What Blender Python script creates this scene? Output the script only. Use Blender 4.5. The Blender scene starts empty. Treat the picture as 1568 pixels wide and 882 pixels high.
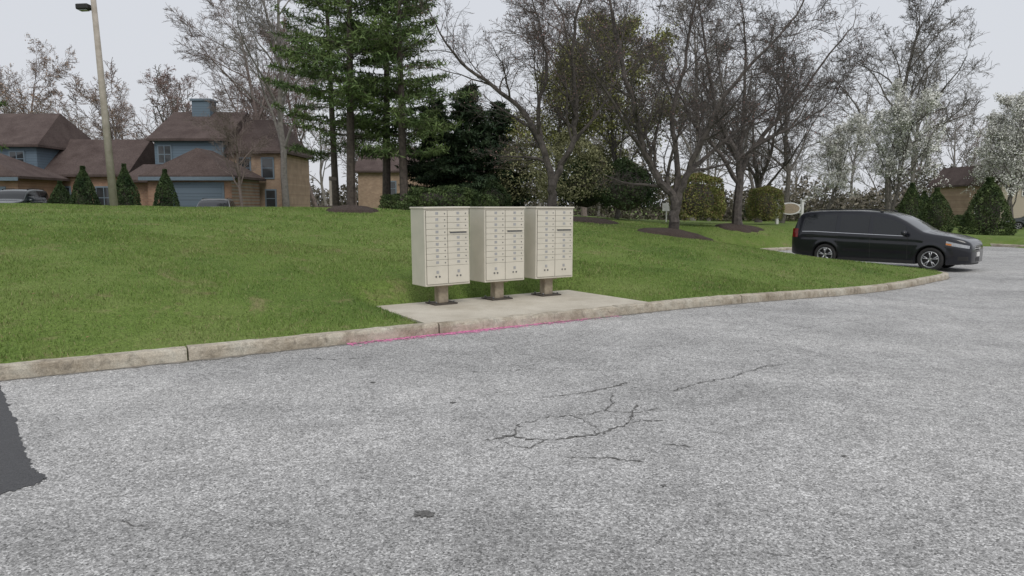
import bpy, bmesh, math, random
import numpy as np
from mathutils import Vector, Matrix
R = math.radians
scene = bpy.context.scene
COL = scene.collection

# ------------------------------------------------------------------ helpers
def np_mesh(name, V, F, mats, midx=None, smooth=False):
    V = np.asarray(V, dtype=np.float32); F = np.asarray(F, dtype=np.int32)
    me = bpy.data.meshes.new(name)
    me.vertices.add(len(V)); me.vertices.foreach_set('co', V.ravel())
    me.loops.add(F.size); me.loops.foreach_set('vertex_index', F.ravel())
    me.polygons.add(len(F))
    me.polygons.foreach_set('loop_start', np.arange(0, F.size, F.shape[1], dtype=np.int32))
    for m in mats: me.materials.append(m)
    if midx is not None: me.polygons.foreach_set('material_index', np.asarray(midx, dtype=np.int32))
    me.polygons.foreach_set('use_smooth', np.full(len(F), smooth))
    me.update(calc_edges=True)
    return me

def py_mesh(name, V, F, mats, midx=None, smooth=False):
    me = bpy.data.meshes.new(name)
    me.from_pydata([tuple(v) for v in V], [], F)
    for m in mats: me.materials.append(m)
    for i, p in enumerate(me.polygons):
        p.use_smooth = smooth
        if midx is not None: p.material_index = midx[i]
    me.update()
    return me

def obj(name, me, loc=(0,0,0), rot=(0,0,0), parent=None, scale=(1,1,1)):
    o = bpy.data.objects.new(name, me); COL.objects.link(o)
    o.location = loc; o.rotation_euler = rot; o.scale = scale
    if parent: o.parent = parent
    return o

def empty(name, loc=(0,0,0), rot=(0,0,0), scale=(1,1,1)):
    return obj(name, None, loc, rot, None, scale)

def box(name, x0,x1,y0,y1,z0,z1, mat, parent=None, bevel=0.0, segs=2):
    V = [(x,y,z) for x in (x0,x1) for y in (y0,y1) for z in (z0,z1)]
    F = [(0,1,3,2),(4,6,7,5),(0,4,5,1),(2,3,7,6),(0,2,6,4),(1,5,7,3)]
    o = obj(name, py_mesh(name, V, F, [mat]), parent=parent)
    if bevel:
        b = o.modifiers.new('b','BEVEL'); b.width = bevel; b.segments = segs
    return o

def cyl(name, p0, p1, r0, r1, mat, parent=None, n=16, smooth=True):
    p0=Vector(p0); p1=Vector(p1); t=(p1-p0).normalized()
    a = t.orthogonal().normalized(); b = t.cross(a)
    V=[]; F=[]
    for p,r in ((p0,r0),(p1,r1)):
        for i in range(n):
            an=2*math.pi*i/n
            V.append(p+(a*math.cos(an)+b*math.sin(an))*r)
    for i in range(n):
        j=(i+1)%n; F.append((i,j,n+j,n+i))
    F.append(tuple(range(n))[::-1]); F.append(tuple(range(n,2*n)))
    me=py_mesh(name,V,F,[mat],smooth=False)
    for p in list(me.polygons)[:n]: p.use_smooth=smooth
    return obj(name, me, parent=parent)

# ------------------------------------------------------------------ materials
def newmat(name):
    m = bpy.data.materials.new(name); m.use_nodes = True
    nt = m.node_tree
    return m, nt, nt.nodes['Principled BSDF']
def N(nt, t, **kw):
    n = nt.nodes.new(t)
    for k,v in kw.items(): setattr(n,k,v)
    return n
def ramp(nt, fac, stops):
    r = N(nt,'ShaderNodeValToRGB'); nt.links.new(fac, r.inputs[0])
    el = r.color_ramp.elements
    while len(el)<len(stops): el.new(0.5)
    for e,(p,c) in zip(el,stops):
        e.position=p; e.color=(c[0],c[1],c[2],1) if hasattr(c,'__len__') else (c,c,c,1)
    return r.outputs[0]
def noise(nt, scale, detail=4, rough=0.6, coord=None, dist=0.0):
    n = N(nt,'ShaderNodeTexNoise'); n.inputs['Scale'].default_value=scale
    n.inputs['Detail'].default_value=detail; n.inputs['Roughness'].default_value=rough
    n.inputs['Distortion'].default_value=dist
    if coord is not None: nt.links.new(coord, n.inputs['Vector'])
    return n.outputs['Fac']
def mix(nt, a, b, fac, mode='MIX'):
    m = N(nt,'ShaderNodeMix', data_type='RGBA', blend_type=mode)
    for s,v in ((6,a),(7,b),(0,fac)):
        if isinstance(v,(int,float)): m.inputs[s].default_value = v if s==0 else (v,v,v,1)
        elif isinstance(v,(tuple,list)): m.inputs[s].default_value=(v[0],v[1],v[2],1)
        else: nt.links.new(v, m.inputs[s])
    return m.outputs[2]
def bump(nt, h, bs, strength=0.3, dist=0.02):
    b = N(nt,'ShaderNodeBump'); b.inputs['Strength'].default_value=strength; b.inputs['Distance'].default_value=dist
    nt.links.new(h,b.inputs['Height']); nt.links.new(b.outputs[0], bs.inputs['Normal'])
def simple(name, c1, c2=None, scale=8, rough=0.7, metal=0, bmp=0, bscale=60, coat=0, spec=None):
    m,nt,bs = newmat(name)
    co = N(nt,'ShaderNodeTexCoord').outputs['Object']
    if c2 is None: c2 = tuple(v*0.85 for v in c1)
    f = noise(nt, scale, 2, 0.65, co)
    nt.links.new(ramp(nt, f, [(0.35,c1),(0.68,c2)]), bs.inputs['Base Color'])
    bs.inputs['Roughness'].default_value=rough; bs.inputs['Metallic'].default_value=metal
    bs.inputs['Coat Weight'].default_value=coat; bs.inputs['Coat Roughness'].default_value=.04
    if spec is not None: bs.inputs['Specular IOR Level'].default_value=spec
    if bmp: bump(nt, noise(nt,bscale,2,0.6,co), bs, bmp, 0.01)
    return m
def leafmat(name, dark, light, clump=0.9, rough=0.65, third=None):
    m,nt,bs = newmat(name)
    co = N(nt,'ShaderNodeTexCoord').outputs['Object']
    g = N(nt,'ShaderNodeNewGeometry').outputs['Random Per Island']
    f = noise(nt, clump, 1, 0.6, co)
    c = ramp(nt, f, [(0.35,dark),(0.65,light)])
    br = ramp(nt, g, [(0.0,0.55),(1.0,1.35)])
    c2 = mix(nt, c, br, 1.0, 'MULTIPLY')
    if third is not None:
        k = ramp(nt, g, [(0.80,0.0),(0.86,1.0)])
        c2 = mix(nt, c2, third, k)
    nt.links.new(c2, bs.inputs['Base Color'])
    bs.inputs['Roughness'].default_value=rough; bs.inputs['Specular IOR Level'].default_value=0.2
    return m

M_bark  = simple('bark_grey', (0.16,0.145,0.13),(0.08,0.072,0.065), 6, 0.9)
M_barkd = simple('bark_dark', (0.11,0.095,0.086),(0.045,0.039,0.035), 6, 0.9, bmp=0.6, bscale=22)
M_barkl = simple('bark_hazed', (0.27,0.25,0.23),(0.17,0.157,0.145), 5, 0.9)  # distance haze put into the bark colour as a paler grey
M_barkr = simple('bark_reddish', (0.27,0.215,0.20),(0.18,0.145,0.135), 5, 0.9)
M_pinebark = simple('bark_pine', (0.11,0.09,0.076),(0.055,0.045,0.038), 5, 0.9, bmp=0.5, bscale=18)
M_pine  = leafmat('pine_needles', (0.07,0.115,0.04),(0.155,0.215,0.075), 0.8)
M_spruce= leafmat('spruce_needles', (0.016,0.034,0.018),(0.05,0.08,0.038), 0.9)
M_arbor = leafmat('arborvitae_leaves', (0.025,0.048,0.02),(0.068,0.10,0.04), 1.2)
M_arbor2= leafmat('arborvitae_green', (0.04,0.068,0.025),(0.10,0.135,0.05), 1.6)
M_hedge = leafmat('hedge_leaves', (0.13,0.155,0.045),(0.25,0.26,0.08), 2.0, third=(0.22,0.15,0.08))
M_olive = leafmat('spring_leaves', (0.18,0.19,0.06),(0.30,0.31,0.11), 1.0)
M_olive2= leafmat('grey_olive_leaves', (0.15,0.155,0.08),(0.26,0.26,0.14), 1.0)
M_white = leafmat('blossom_white', (0.6,0.6,0.55),(0.82,0.82,0.78), 1.0)
M_bud   = leafmat('red_buds', (0.22,0.13,0.12),(0.34,0.21,0.19), 1.0)
M_budo  = leafmat('orange_buds', (0.30,0.19,0.12),(0.40,0.27,0.18), 1.0)
M_thick = leafmat('thicket', (0.11,0.10,0.075),(0.21,0.19,0.15), 0.15)
M_juniper = leafmat('juniper_leaves',(0.045,0.075,0.03),(0.12,0.165,0.06),1.5)

# ------------------------------------------------------------------ terrain model
def sstep(a,b,x):
    t=np.clip((np.asarray(x,float)-a)/(b-a),0,1); return t*t*(3-2*t)
def zroad(x,y): return -0.3*sstep(2.0,10.0,x)
PAVE = [(-60,-28),(-12,2.3),(-4.86,6.67),(-3.16,7.74),(-.72,9.32),(1.57,10.72),(2.6,11.38),(4.5,12.85),(6.6,14.55),(9.0,16.7),
        (11.2,18.7),(12.05,19.55),(12.0,20.3),(10.9,21.5),(9.1,23.2),(7.3,25.4),(6.9,27.2),(8.0,29.2),(12,31.5),(18,35.5),(22.2,36.6),(23.1,34.6),
        (25,32),(32,29),(60,22),(90,10),(90,-60),(-60,-60)]
def chaikin(P, it=2):
    P=[np.array(p,float) for p in P]
    for _ in range(it):
        Q=[]
        for i in range(len(P)):
            a=P[i]; b=P[(i+1)%len(P)]
            Q += [a*.75+b*.25, a*.25+b*.75]
        P=Q
    return np.array(P)
PP = chaikin(PAVE,2)
def inside(poly,x,y):
    c=np.zeros(x.shape,bool); n=len(poly)
    for i in range(n):
        x0,y0=poly[i]; x1,y1=poly[(i+1)%n]
        if y0==y1: continue
        k=((y0>y)!=(y1>y)) & (x < (x1-x0)*(y-y0)/(y1-y0)+x0)
        c ^= k
    return c
def sdist(poly,x,y):
    d=np.full(x.shape,1e18); n=len(poly)
    for i in range(n):
        a=poly[i]; b=poly[(i+1)%n]; ex=b[0]-a[0]; ey=b[1]-a[1]
        qx=x-a[0]; qy=y-a[1]
        t=np.clip((qx*ex+qy*ey)/(ex*ex+ey*ey+1e-9),0,1)
        d=np.minimum(d,(qx-t*ex)**2+(qy-t*ey)**2)
    d=np.sqrt(d)
    return np.where(inside(poly,x,y),-d,d)
SLAB=[(-1.08,9.16),(2.22,11.24),(1.02,12.97),(-2.10,10.83)]
def terrain(x,y,raw=False,d=None,sl=None):
    x=np.atleast_1d(np.asarray(x,float)); y=np.atleast_1d(np.asarray(y,float))
    if d is None: d=sdist(PP,x,y)
    if sl is None: sl=sdist(SLAB,x,y)
    s=(x+.72)*.82+(y-9.34)*.57; t=-(x+.72)*.57+(y-9.34)*.82
    H=np.interp(s,[-30,-5,5.7,10,14,22,30,40,60],[1.6,1.56,1.42,1.2,.92,.95,.9,.25,.0])
    u=np.clip(t/16.5,0,1); rmp=1-(1-u)**1.55
    e=np.clip(d/2.6,0,1); e=e*(2-e)
    z=zroad(x,y)+.125+H*rmp*(.25+.75*e)*np.clip(d/.6,0,1)
    z=z-0.85*sstep(22,38,y)*sstep(-9,-15,x)
    z=z+0.03*np.sin(x*.55+1)*np.cos(y*.4)*np.clip(d/3,0,1)
    k=np.clip(sl/.5,0,1); z=np.where(sl<0.5, (zroad(x,y)+.125)*(1-k)+z*k, z)
    z=np.where(sl<0.04, .06, z)
    if not raw: z=np.where(d<.09, zroad(x,y)-.12, z)
    return z
def Z(x,y): return float(terrain(x,y,True)[0])

# ground sheet
def axis(lo,a,b,hi,fine,mid=None):
    A=np.arange(a,b,fine)
    if mid: A=np.concatenate([A,np.arange(b,mid,.22)]); b=mid
    L=a-np.cumsum(np.geomspace(.15,60,34)); L=L[L>lo][::-1]
    Rr=b+np.cumsum(np.geomspace(.15,60,34)); Rr=Rr[Rr<hi]
    return np.concatenate([[lo],L,A,Rr,[hi]])
ax=axis(-900,-9,13,900,.1,16); ay=axis(-300,5,24,1500,.1,37)
GX,GY=np.meshgrid(ax,ay,indexing='ij')
GZ=terrain(GX.ravel(),GY.ravel())
V=np.stack([GX.ravel(),GY.ravel(),GZ],1)
nx,ny=len(ax),len(ay)
I=np.arange(nx*ny).reshape(nx,ny)
F=np.stack([I[:-1,:-1].ravel(),I[1:,:-1].ravel(),I[1:,1:].ravel(),I[:-1,1:].ravel()],1)
def lawn_colour(nt,co,cols,strawc,k=.7):
    c=ramp(nt,noise(nt,.45,4,.7,co),[(.3,cols[0]),(.5,cols[1]),(.72,cols[2])])
    c=mix(nt,c,strawc,ramp(nt,noise(nt,1.3,4,.75,co,1.0),[(.57,0.0),(.72,k)]))
    return c
m,nt,bs=newmat('lawn')
co=N(nt,'ShaderNodeTexCoord').outputs['Object']
c=lawn_colour(nt,co,[(.085,.135,.03),(.12,.175,.04),(.165,.205,.065)],(.22,.185,.10))
c=mix(nt,c,ramp(nt,noise(nt,35,2,.75,co),[(.3,.6),(.7,1.4)]),1.0,'MULTIPLY')
nt.links.new(c,bs.inputs['Base Color']); bs.inputs['Roughness'].default_value=.9; bs.inputs['Specular IOR Level'].default_value=.15
M_lawn=m
obj('lawn_ground', np_mesh('lawn_ground',V,F,[M_lawn],smooth=True))

# ------------------------------------------------------------------ asphalt
m,nt,bs=newmat('weathered_asphalt')
co=N(nt,'ShaderNodeTexCoord').outputs['Object']
mp=N(nt,'ShaderNodeMapping'); mp.inputs['Rotation'].default_value=(0,0,R(-38)); mp.inputs['Scale'].default_value=(.35,1.0,1)
nt.links.new(co,mp.inputs['Vector'])
big=ramp(nt,noise(nt,.55,3,.55,mp.outputs[0],.3),[(.32,(.35,.348,.342)),(.5,(.415,.412,.405)),(.7,(.475,.47,.46))])
c=mix(nt,big,ramp(nt,noise(nt,1.6,4,.75,co,.5),[(.35,.84),(.62,1.08)]),1.0,'MULTIPLY')
v=N(nt,'ShaderNodeTexVoronoi'); v.inputs['Scale'].default_value=95; nt.links.new(co,v.inputs['Vector'])
sep=N(nt,'ShaderNodeSeparateColor'); nt.links.new(v.outputs['Color'],sep.inputs[0])
agg=ramp(nt,sep.outputs[0],[(0.0,.38),(.3,.80),(.75,1.12),(1.0,1.75)])
c=mix(nt,c,agg,.95,'MULTIPLY')
fn=noise(nt,130,2,.7,co)
c=mix(nt,c,ramp(nt,fn,[(.36,.5),(.55,1.14)]),.8,'MULTIPLY')
c=mix(nt,c,ramp(nt,noise(nt,14,3,.8,co),[(.35,.82),(.65,1.16)]),1.0,'MULTIPLY')
nt.links.new(c,bs.inputs['Base Color']); bs.inputs['Roughness'].default_value=.9; bs.inputs['Specular IOR Level'].default_value=.2
bump(nt,fn,bs,.6,.006)
M_asph=m
rx=np.concatenate([[-60,-40,-25,-16],np.arange(-12,30,.25),[32,36,42,50,60,75,90]])
ry=np.concatenate([[-60,-40,-20,-10,-4],np.arange(0,38,.25)])
XX,YY=np.meshgrid(rx,ry,indexing='ij')
zz=zroad(XX.ravel(),YY.ravel())
V=np.stack([XX.ravel(),YY.ravel(),zz],1)
I=np.arange(len(rx)*len(ry)).reshape(len(rx),len(ry))
F=np.stack([I[:-1,:-1].ravel(),I[1:,:-1].ravel(),I[1:,1:].ravel(),I[:-1,1:].ravel()],1)
cx=V[F].mean(1); big_=np.abs(V[F[:,2],0]-V[F[:,0],0])>1
dd=sdist(PP,cx[:,0],cx[:,1])
ok=(dd<.1)|(big_&(dd<2))
used=np.zeros(len(V),bool); used[F[ok].ravel()]=True
vs=sdist(PP,V[:,0],V[:,1]); n=len(PP)
ii=np.where((vs>.06)&(vs<3)&used)[0]
A_=PP; E_=np.roll(PP,-1,0)-PP; EE=(E_**2).sum(1)+1e-9
for i in ii:
    q=V[i,:2]-A_; t=np.clip((q*E_).sum(1)/EE,0,1); pr=A_+t[:,None]*E_; dq=np.hypot(*(V[i,:2]-pr).T); j=int(np.argmin(dq))
    dr=(pr[j]-V[i,:2])/max(dq[j],1e-6); V[i,:2]=pr[j]-dr*.05
obj('asphalt_road', np_mesh('asphalt_road',V,F[ok],[M_asph],smooth=True))

# ------------------------------------------------------------------ kerb
m,nt,bs=newmat('kerb_concrete')
co=N(nt,'ShaderNodeTexCoord').outputs['Object']
c=ramp(nt,noise(nt,2.2,4,.7,co),[(.3,(.27,.225,.165)),(.5,(.46,.41,.33)),(.7,(.56,.53,.45))])
c=mix(nt,c,ramp(nt,noise(nt,9,5,.8,co,1.0),[(.3,.45),(.55,1.05)]),.85,'MULTIPLY')
c=mix(nt,c,ramp(nt,noise(nt,90,2,.7,co),[(.3,.7),(.7,1.15)]),.9,'MULTIPLY')
nt.links.new(c,bs.inputs['Base Color']); bs.inputs['Roughness'].default_value=.9
bump(nt,noise(nt,40,3,.75,co),bs,.7,.012)
M_kerb=m
def resample(P,step):
    L=np.concatenate([[0],np.cumsum(np.hypot(*(np.diff(P,axis=0).T)))])
    t=np.arange(0,L[-1],step)
    return np.stack([np.interp(t,L,P[:,0]),np.interp(t,L,P[:,1])],1),t
k0=int(np.argmin(np.hypot(PP[:,0]+14,PP[:,1]-1.1))); k1=int(np.argmin(np.hypot(PP[:,0]-60,PP[:,1]-22)))
path,tt=resample(PP[k0:k1+1],.1)
for it in range(6): path[1:-1]=(path[:-2]+2*path[1:-1]+path[2:])/4
tan=np.gradient(path,axis=0); tan/=np.hypot(tan[:,0],tan[:,1])[:,None]
nor=np.stack([-tan[:,1],tan[:,0]],1)
prof=[(0,-.06),(.006,.09),(.016,.122),(.04,.136),(.145,.138),(.165,.13),(.175,.10),(.175,-.12)]
rg=np.random.default_rng(3)
V=[];F=[]
seg=30
for s0 in range(0,len(path)-2,seg):
    idx=list(range(s0,min(s0+seg+1,len(path))))
    base=len(V); dz=rg.normal(0,.005); dof=rg.normal(0,.007)
    for q,i in enumerate(idx):
        p=path[i].copy()
        if q==0: p=p+tan[i]*.009
        if q==len(idx)-1: p=p-tan[i]*.009
        chip=rg.random()<.08
        for (o_,z_) in prof:
            w=p+nor[i]*(o_+dof+rg.normal(0,.0025)+(.012 if chip and .1<z_<.13 and o_<.05 else 0))
            V.append((w[0],w[1],float(zroad(w[0],w[1]))+z_+(dz if z_>0 else 0)+rg.normal(0,.002)-(.008 if chip and z_>.1 and o_<.05 else 0)))
    K=len(prof)
    for q in range(len(idx)-1):
        for j in range(K-1):
            a=base+q*K+j; F.append((a,a+K,a+K+1,a+1))
    F.append(tuple(base+j for j in range(K))); F.append(tuple(base+(len(idx)-1)*K+j for j in range(K))[::-1])
obj('concrete_kerb', py_mesh('concrete_kerb',V,F,[M_kerb],smooth=False))

m,nt,bs=newmat('gutter_dirt')
co=N(nt,'ShaderNodeTexCoord').outputs['Object']
nt.links.new(ramp(nt,noise(nt,12,4,.8,co),[(.3,(.13,.115,.095)),(.7,(.30,.28,.245))]),bs.inputs['Base Color'])
bs.inputs['Roughness'].default_value=.95
M_dirt=m
V=[];F=[]
for i in range(len(path)):
    wdt=.03+.05*max(0,rg.normal(.4,.4))
    for o_ in (.01,-wdt):
        w=path[i]+nor[i]*o_; V.append((w[0],w[1],float(zroad(w[0],w[1]))+.004))
for i in range(len(path)-1): F.append((2*i,2*i+2,2*i+3,2*i+1))
obj('gutter_dirt', py_mesh('gutter_dirt',V,[f[::-1] for f in F],[M_dirt]))

# slab
m,nt,bs=newmat('slab_concrete')
co=N(nt,'ShaderNodeTexCoord').outputs['Object']
c=ramp(nt,noise(nt,1.2,4,.7,co),[(.3,(.41,.37,.30)),(.7,(.58,.54,.46))])
c=mix(nt,c,ramp(nt,noise(nt,70,2,.7,co),[(.3,.82),(.7,1.1)]),1,'MULTIPLY')
nt.links.new(c,bs.inputs['Base Color']); bs.inputs['Roughness'].default_value=.9
V=[(x,y,.132) for x,y in SLAB]+[(x,y,-.05) for x,y in SLAB]
obj('concrete_pad', py_mesh('concrete_pad',V,[(0,1,2,3),(0,4,5,1),(1,5,6,2),(2,6,7,3),(3,7,4,0)],[m]))

# dark asphalt patch
m,nt,bs=newmat('new_asphalt')
co=N(nt,'ShaderNodeTexCoord').outputs['Object']
fn=noise(nt,110,3,.8,co)
nt.links.new(ramp(nt,fn,[(.3,(.035,.036,.038)),(.7,(.10,.10,.105))]),bs.inputs['Base Color']); bs.inputs['Roughness'].default_value=.8
bump(nt,fn,bs,.6,.006)
P=[(-4.83,6.60),(-4.4,6.1),(-3.9,5.47),(-3.4,4.85),(-3.05,4.4),(-2.84,4.22),(-2.83,4.12),(-2.98,3.9),(-5,3.0),(-9,4.0)]
rg=np.random.default_rng(5); Q=[]
for i in range(len(P)):
    a=np.array(P[i]); b=np.array(P[(i+1)%len(P)])
    for k in range(14): q=a+(b-a)*k/14; Q.append((q[0]+rg.normal(0,.010),q[1]+rg.normal(0,.010),.004))
obj('asphalt_patch', py_mesh('asphalt_patch',Q,[tuple(range(len(Q)))],[m]))

# cracks and stains
M_crack=simple('crack_dark',(.08,.078,.075),(.17,.167,.16),30,.95)
def crackmesh(lines):
    V=[];F=[]
    for L,w in lines:
        L=[np.array(p) for p in L]; pts=[]
        for a,b in zip(L[:-1],L[1:]):
            n_=max(3,int(np.hypot(*(b-a))/.03))
            for k in range(n_): pts.append(a+(b-a)*k/n_+rg.normal(0,.012,2))
        pts.append(L[-1]); base=len(V)
        for i,p in enumerate(pts):
            ww=w*max(.15,rg.normal(.55,.45))*(1 if 0<i<len(pts)-1 else .1)
            t=pts[min(i+1,len(pts)-1)]-pts[max(i-1,0)]; t=t/ (np.hypot(*t)+1e-9)
            for s_ in (-1,1): V.append((p[0]-t[1]*ww*s_,p[1]+t[0]*ww*s_,.005))
        for i in range(len(pts)-1): a=base+2*i; F.append((a,a+1,a+3,a+2))
    return V,F
V,F=crackmesh([
 ([(.26,6.09),(.5,6.15),(.706,6.27),(.9,6.42),(1.11,6.62)],.013),
 ([(.93,6.3),(.86,6.1),(.85,5.9),(.743,5.65)],.007),
 ([(1.05,5.9),(.95,5.55),(.872,5.3),(.6,5.05),(.45,5.02),(.305,4.93),(.15,4.95),(-.02,5.02),(-.2,4.92)],.012),
 ([(.743,5.65),(.5,5.52),(.3,5.5),(.12,5.35),(.05,5.3),(.02,5.02)],.007),
 ([(.743,5.65),(.9,5.62),(1.0,5.6),(1.2,5.75)],.006),([(.872,5.3),(1.0,5.4),(1.18,5.38)],.007),
 ([(.6,5.05),(.62,5.25),(.5,5.52)],.006),
 ([(1.45,6.3),(1.59,6.43),(1.8,6.62),(2.12,6.8),(2.3,7.0),(2.65,7.32),(2.9,7.4)],.009),
 ([(.37,4.56),(.6,4.58),(.85,4.5)],.007),([(1.05,4.85),(1.2,4.8),(1.28,4.7)],.008),
 ([(.25,4.95),(.1,4.75),(-.1,4.9)],.006),
 ([(-2.2,7.7),(-1.9,7.6),(-1.5,7.75)],.006),([(3.6,9.3),(4.3,9.9),(5.2,10.4)],.006),
 ([(-1.9,3.55),(-2.1,3.62)],.006),([(-.4,7.0),(.3,7.2),(.9,7.1)],.005)])
obj('road_cracks', py_mesh('road_cracks',V,F,[M_crack]))
V=[];F=[]
for (cx_,cy_,r_) in [(-.47,3.70,.042),(-1.3,6.6,.022),(.9,4.1,.012),(2.2,4.6,.014),(-.5,5.9,.018)]:
    b=len(V)
    for i in range(18):
        an=2*math.pi*i/18; rr=r_*(1+.25*rg.normal()); V.append((cx_+rr*1.3*math.cos(an),cy_+rr*math.sin(an),.0055))
    F.append(tuple(range(b,b+18)))
obj('tar_spots', py_mesh('tar_spots',V,F,[M_crack]))
m=simple('pink_petals',(.75,.17,.42),(.85,.36,.56),20,.8)
V=[];F=[]
sel=[i for i in range(len(path)) if -2.0<path[i][0]<1.6 and path[i][1]<12]
for _ in range(1500):
    i=sel[int(len(sel)*min(.999,max(0,rg.normal(.40,.24))))]
    w=path[i]+nor[i]*(-abs(rg.normal(0,.07))-.004)+rg.uniform(-.05,.05)*tan[i]; s_=rg.uniform(.004,.013); an=rg.uniform(0,6.28)
    b=len(V)
    for k in range(4): V.append((w[0]+s_*1.8*math.cos(an+k*1.57),w[1]+s_*math.sin(an+k*1.57),.0075+rg.uniform(0,.002)))
    F.append((b,b+1,b+2,b+3))
obj('pink_petals', py_mesh('pink_petals',V,F,[m]))

# ------------------------------------------------------------------ mulch beds
MULCH=[(5.40,23.8,1.3,.18),(-5.0,22.5,.85,.16),(-8.0,34.5,1.7,.2),(-4.5,35.5,2.6,.2),(2.9,29.5,1.5,.15),(1.55,28.0,1.0,.12),(10.2,32.9,1.1,.12)]
m,nt,bs=newmat('mulch')
co=N(nt,'ShaderNodeTexCoord').outputs['Object']
fn=noise(nt,26,4,.8,co)
nt.links.new(ramp(nt,fn,[(.3,(.03,.021,.017)),(.7,(.10,.07,.055))]),bs.inputs['Base Color'])
bs.inputs['Roughness'].default_value=.95; bump(nt,fn,bs,1,.06)
M_mulch=m
for (x,y,r_,hm) in MULCH:
    A=28;K=6
    wob=[1+.10*rg.normal() for _ in range(A)]
    PX=[];PY=[]
    for k in range(K+1):
        for a in range(A):
            rr=r_*k/K*wob[a] if k else .01; an=2*math.pi*a/A
            PX.append(x+rr*math.cos(an)); PY.append(y+rr*math.sin(an))
    PZ=terrain(PX,PY,True); V=[];F=[]
    for k in range(K+1):
        for a in range(A):
            q=k*A+a; V.append((PX[q],PY[q],PZ[q]+.015+hm*(1-(k/K)**2)+rg.uniform(0,.03)*(k<K)-(.08 if k==K else 0)))
    for k in range(K):
        for a in range(A):
            b=(a+1)%A; F.append((k*A+a,(k+1)*A+a,(k+1)*A+b,k*A+b))
    obj('mulch_bed', py_mesh('mulch_bed',V,F,[M_mulch],smooth=True))

# ------------------------------------------------------------------ grass blades
rg=np.random.default_rng(11)
def blades(n,xr,yr,h0,h1,w0,w1):
    x=rg.uniform(*xr,n); y=rg.uniform(*yr,n)
    k=(np.abs(x)<.78*y+1.0)&((y-6.67)>(x+4.86)*.55)
    x,y=x[k],y[k]
    d=sdist(PP,x,y); s=sdist(SLAB,x,y)
    k=(s>.0)&((d>.165+np.abs(rg.normal(0,.05,len(x)))))
    for (mx,my,mr,_) in MULCH: k&=np.hypot(x-mx,y-my)>mr*.98
    x,y,d,s=x[k],y[k],d[k],s[k]; z=terrain(x,y,False,d,s)
    z=np.where(s<.05,.1,z)
    n=len(x); h=rg.uniform(h0,h1,n)*(1+.3*np.sin(x*2.1+np.sin(y*1.7)*2)); w=rg.uniform(w0,w1,n); an=rg.uniform(0,2*np.pi,n)
    la=rg.uniform(0,2*np.pi,n); le=h*rg.uniform(0.2,1.1,n)
    b=np.stack([x,y,z-.01],1); dv=np.stack([np.cos(an),np.sin(an),np.zeros(n)],1)*w[:,None]
    tip=b+np.stack([np.cos(la)*le,np.sin(la)*le,h+.01],1)
    return np.stack([b-dv,b+dv,tip],1)
T=np.concatenate([blades(210000,(-11,8),(6.5,14.5),.02,.045,.003,.007),
                  blades(170000,(-18,13),(13,24),.02,.045,.006,.012),
                  blades(45000,(-22,16),(22,34),.03,.05,.012,.02)])
V=T.reshape(-1,3); F=np.arange(len(V)).reshape(-1,3)
m,nt,bs=newmat('grass_blades')
co=N(nt,'ShaderNodeTexCoord').outputs['Object']
g=N(nt,'ShaderNodeNewGeometry').outputs['Random Per Island']
c=lawn_colour(nt,co,[(.105,.175,.035),(.145,.22,.05),(.20,.25,.08)],(.26,.22,.12),.6)
c=mix(nt,c,ramp(nt,g,[(0,.65),(1,1.4)]),1,'MULTIPLY')
c=mix(nt,c,(.32,.27,.15),ramp(nt,g,[(.91,0.0),(.94,.9)]))
nt.links.new(c,bs.inputs['Base Color']); bs.inputs['Roughness'].default_value=.6; bs.inputs['Specular IOR Level'].default_value=.25
obj('lawn_grass', np_mesh('lawn_grass',V,F,[m]))
# scattered dead leaves on the lawn
n=260; x=rg.uniform(-11,9,n); y=rg.uniform(7,20,n); d=sdist(PP,x,y); s=sdist(SLAB,x,y); k=(d>.2)&(s>-.0)|((d<0)&(d>-.25)&(x<5)); x,y,d,s=x[k],y[k],d[k],s[k]
z=np.where(d>0,terrain(x,y,False,d,s)+.035,zroad(x,y)+.012)
C=np.stack([x,y,z],1); an=rg.uniform(0,6.28,len(x)); sz=rg.uniform(.012,.03,len(x)); V=[];F=[]
for i in range(len(x)):
    b=len(V)
    for kk,(l_,h_) in enumerate(((1,0.1),(.6,.3),(1,.0),(.55,.25))):
        a=an[i]+kk*1.57; V.append((C[i,0]+sz[i]*l_*math.cos(a),C[i,1]+sz[i]*l_*math.sin(a),C[i,2]+h_*sz[i]))
    F.append((b,b+1,b+2,b+3))
obj('fallen_leaves', py_mesh('fallen_leaves',V,F,[simple('dead_leaf',(.28,.17,.09),(.18,.10,.05),2,.8)]))

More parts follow.
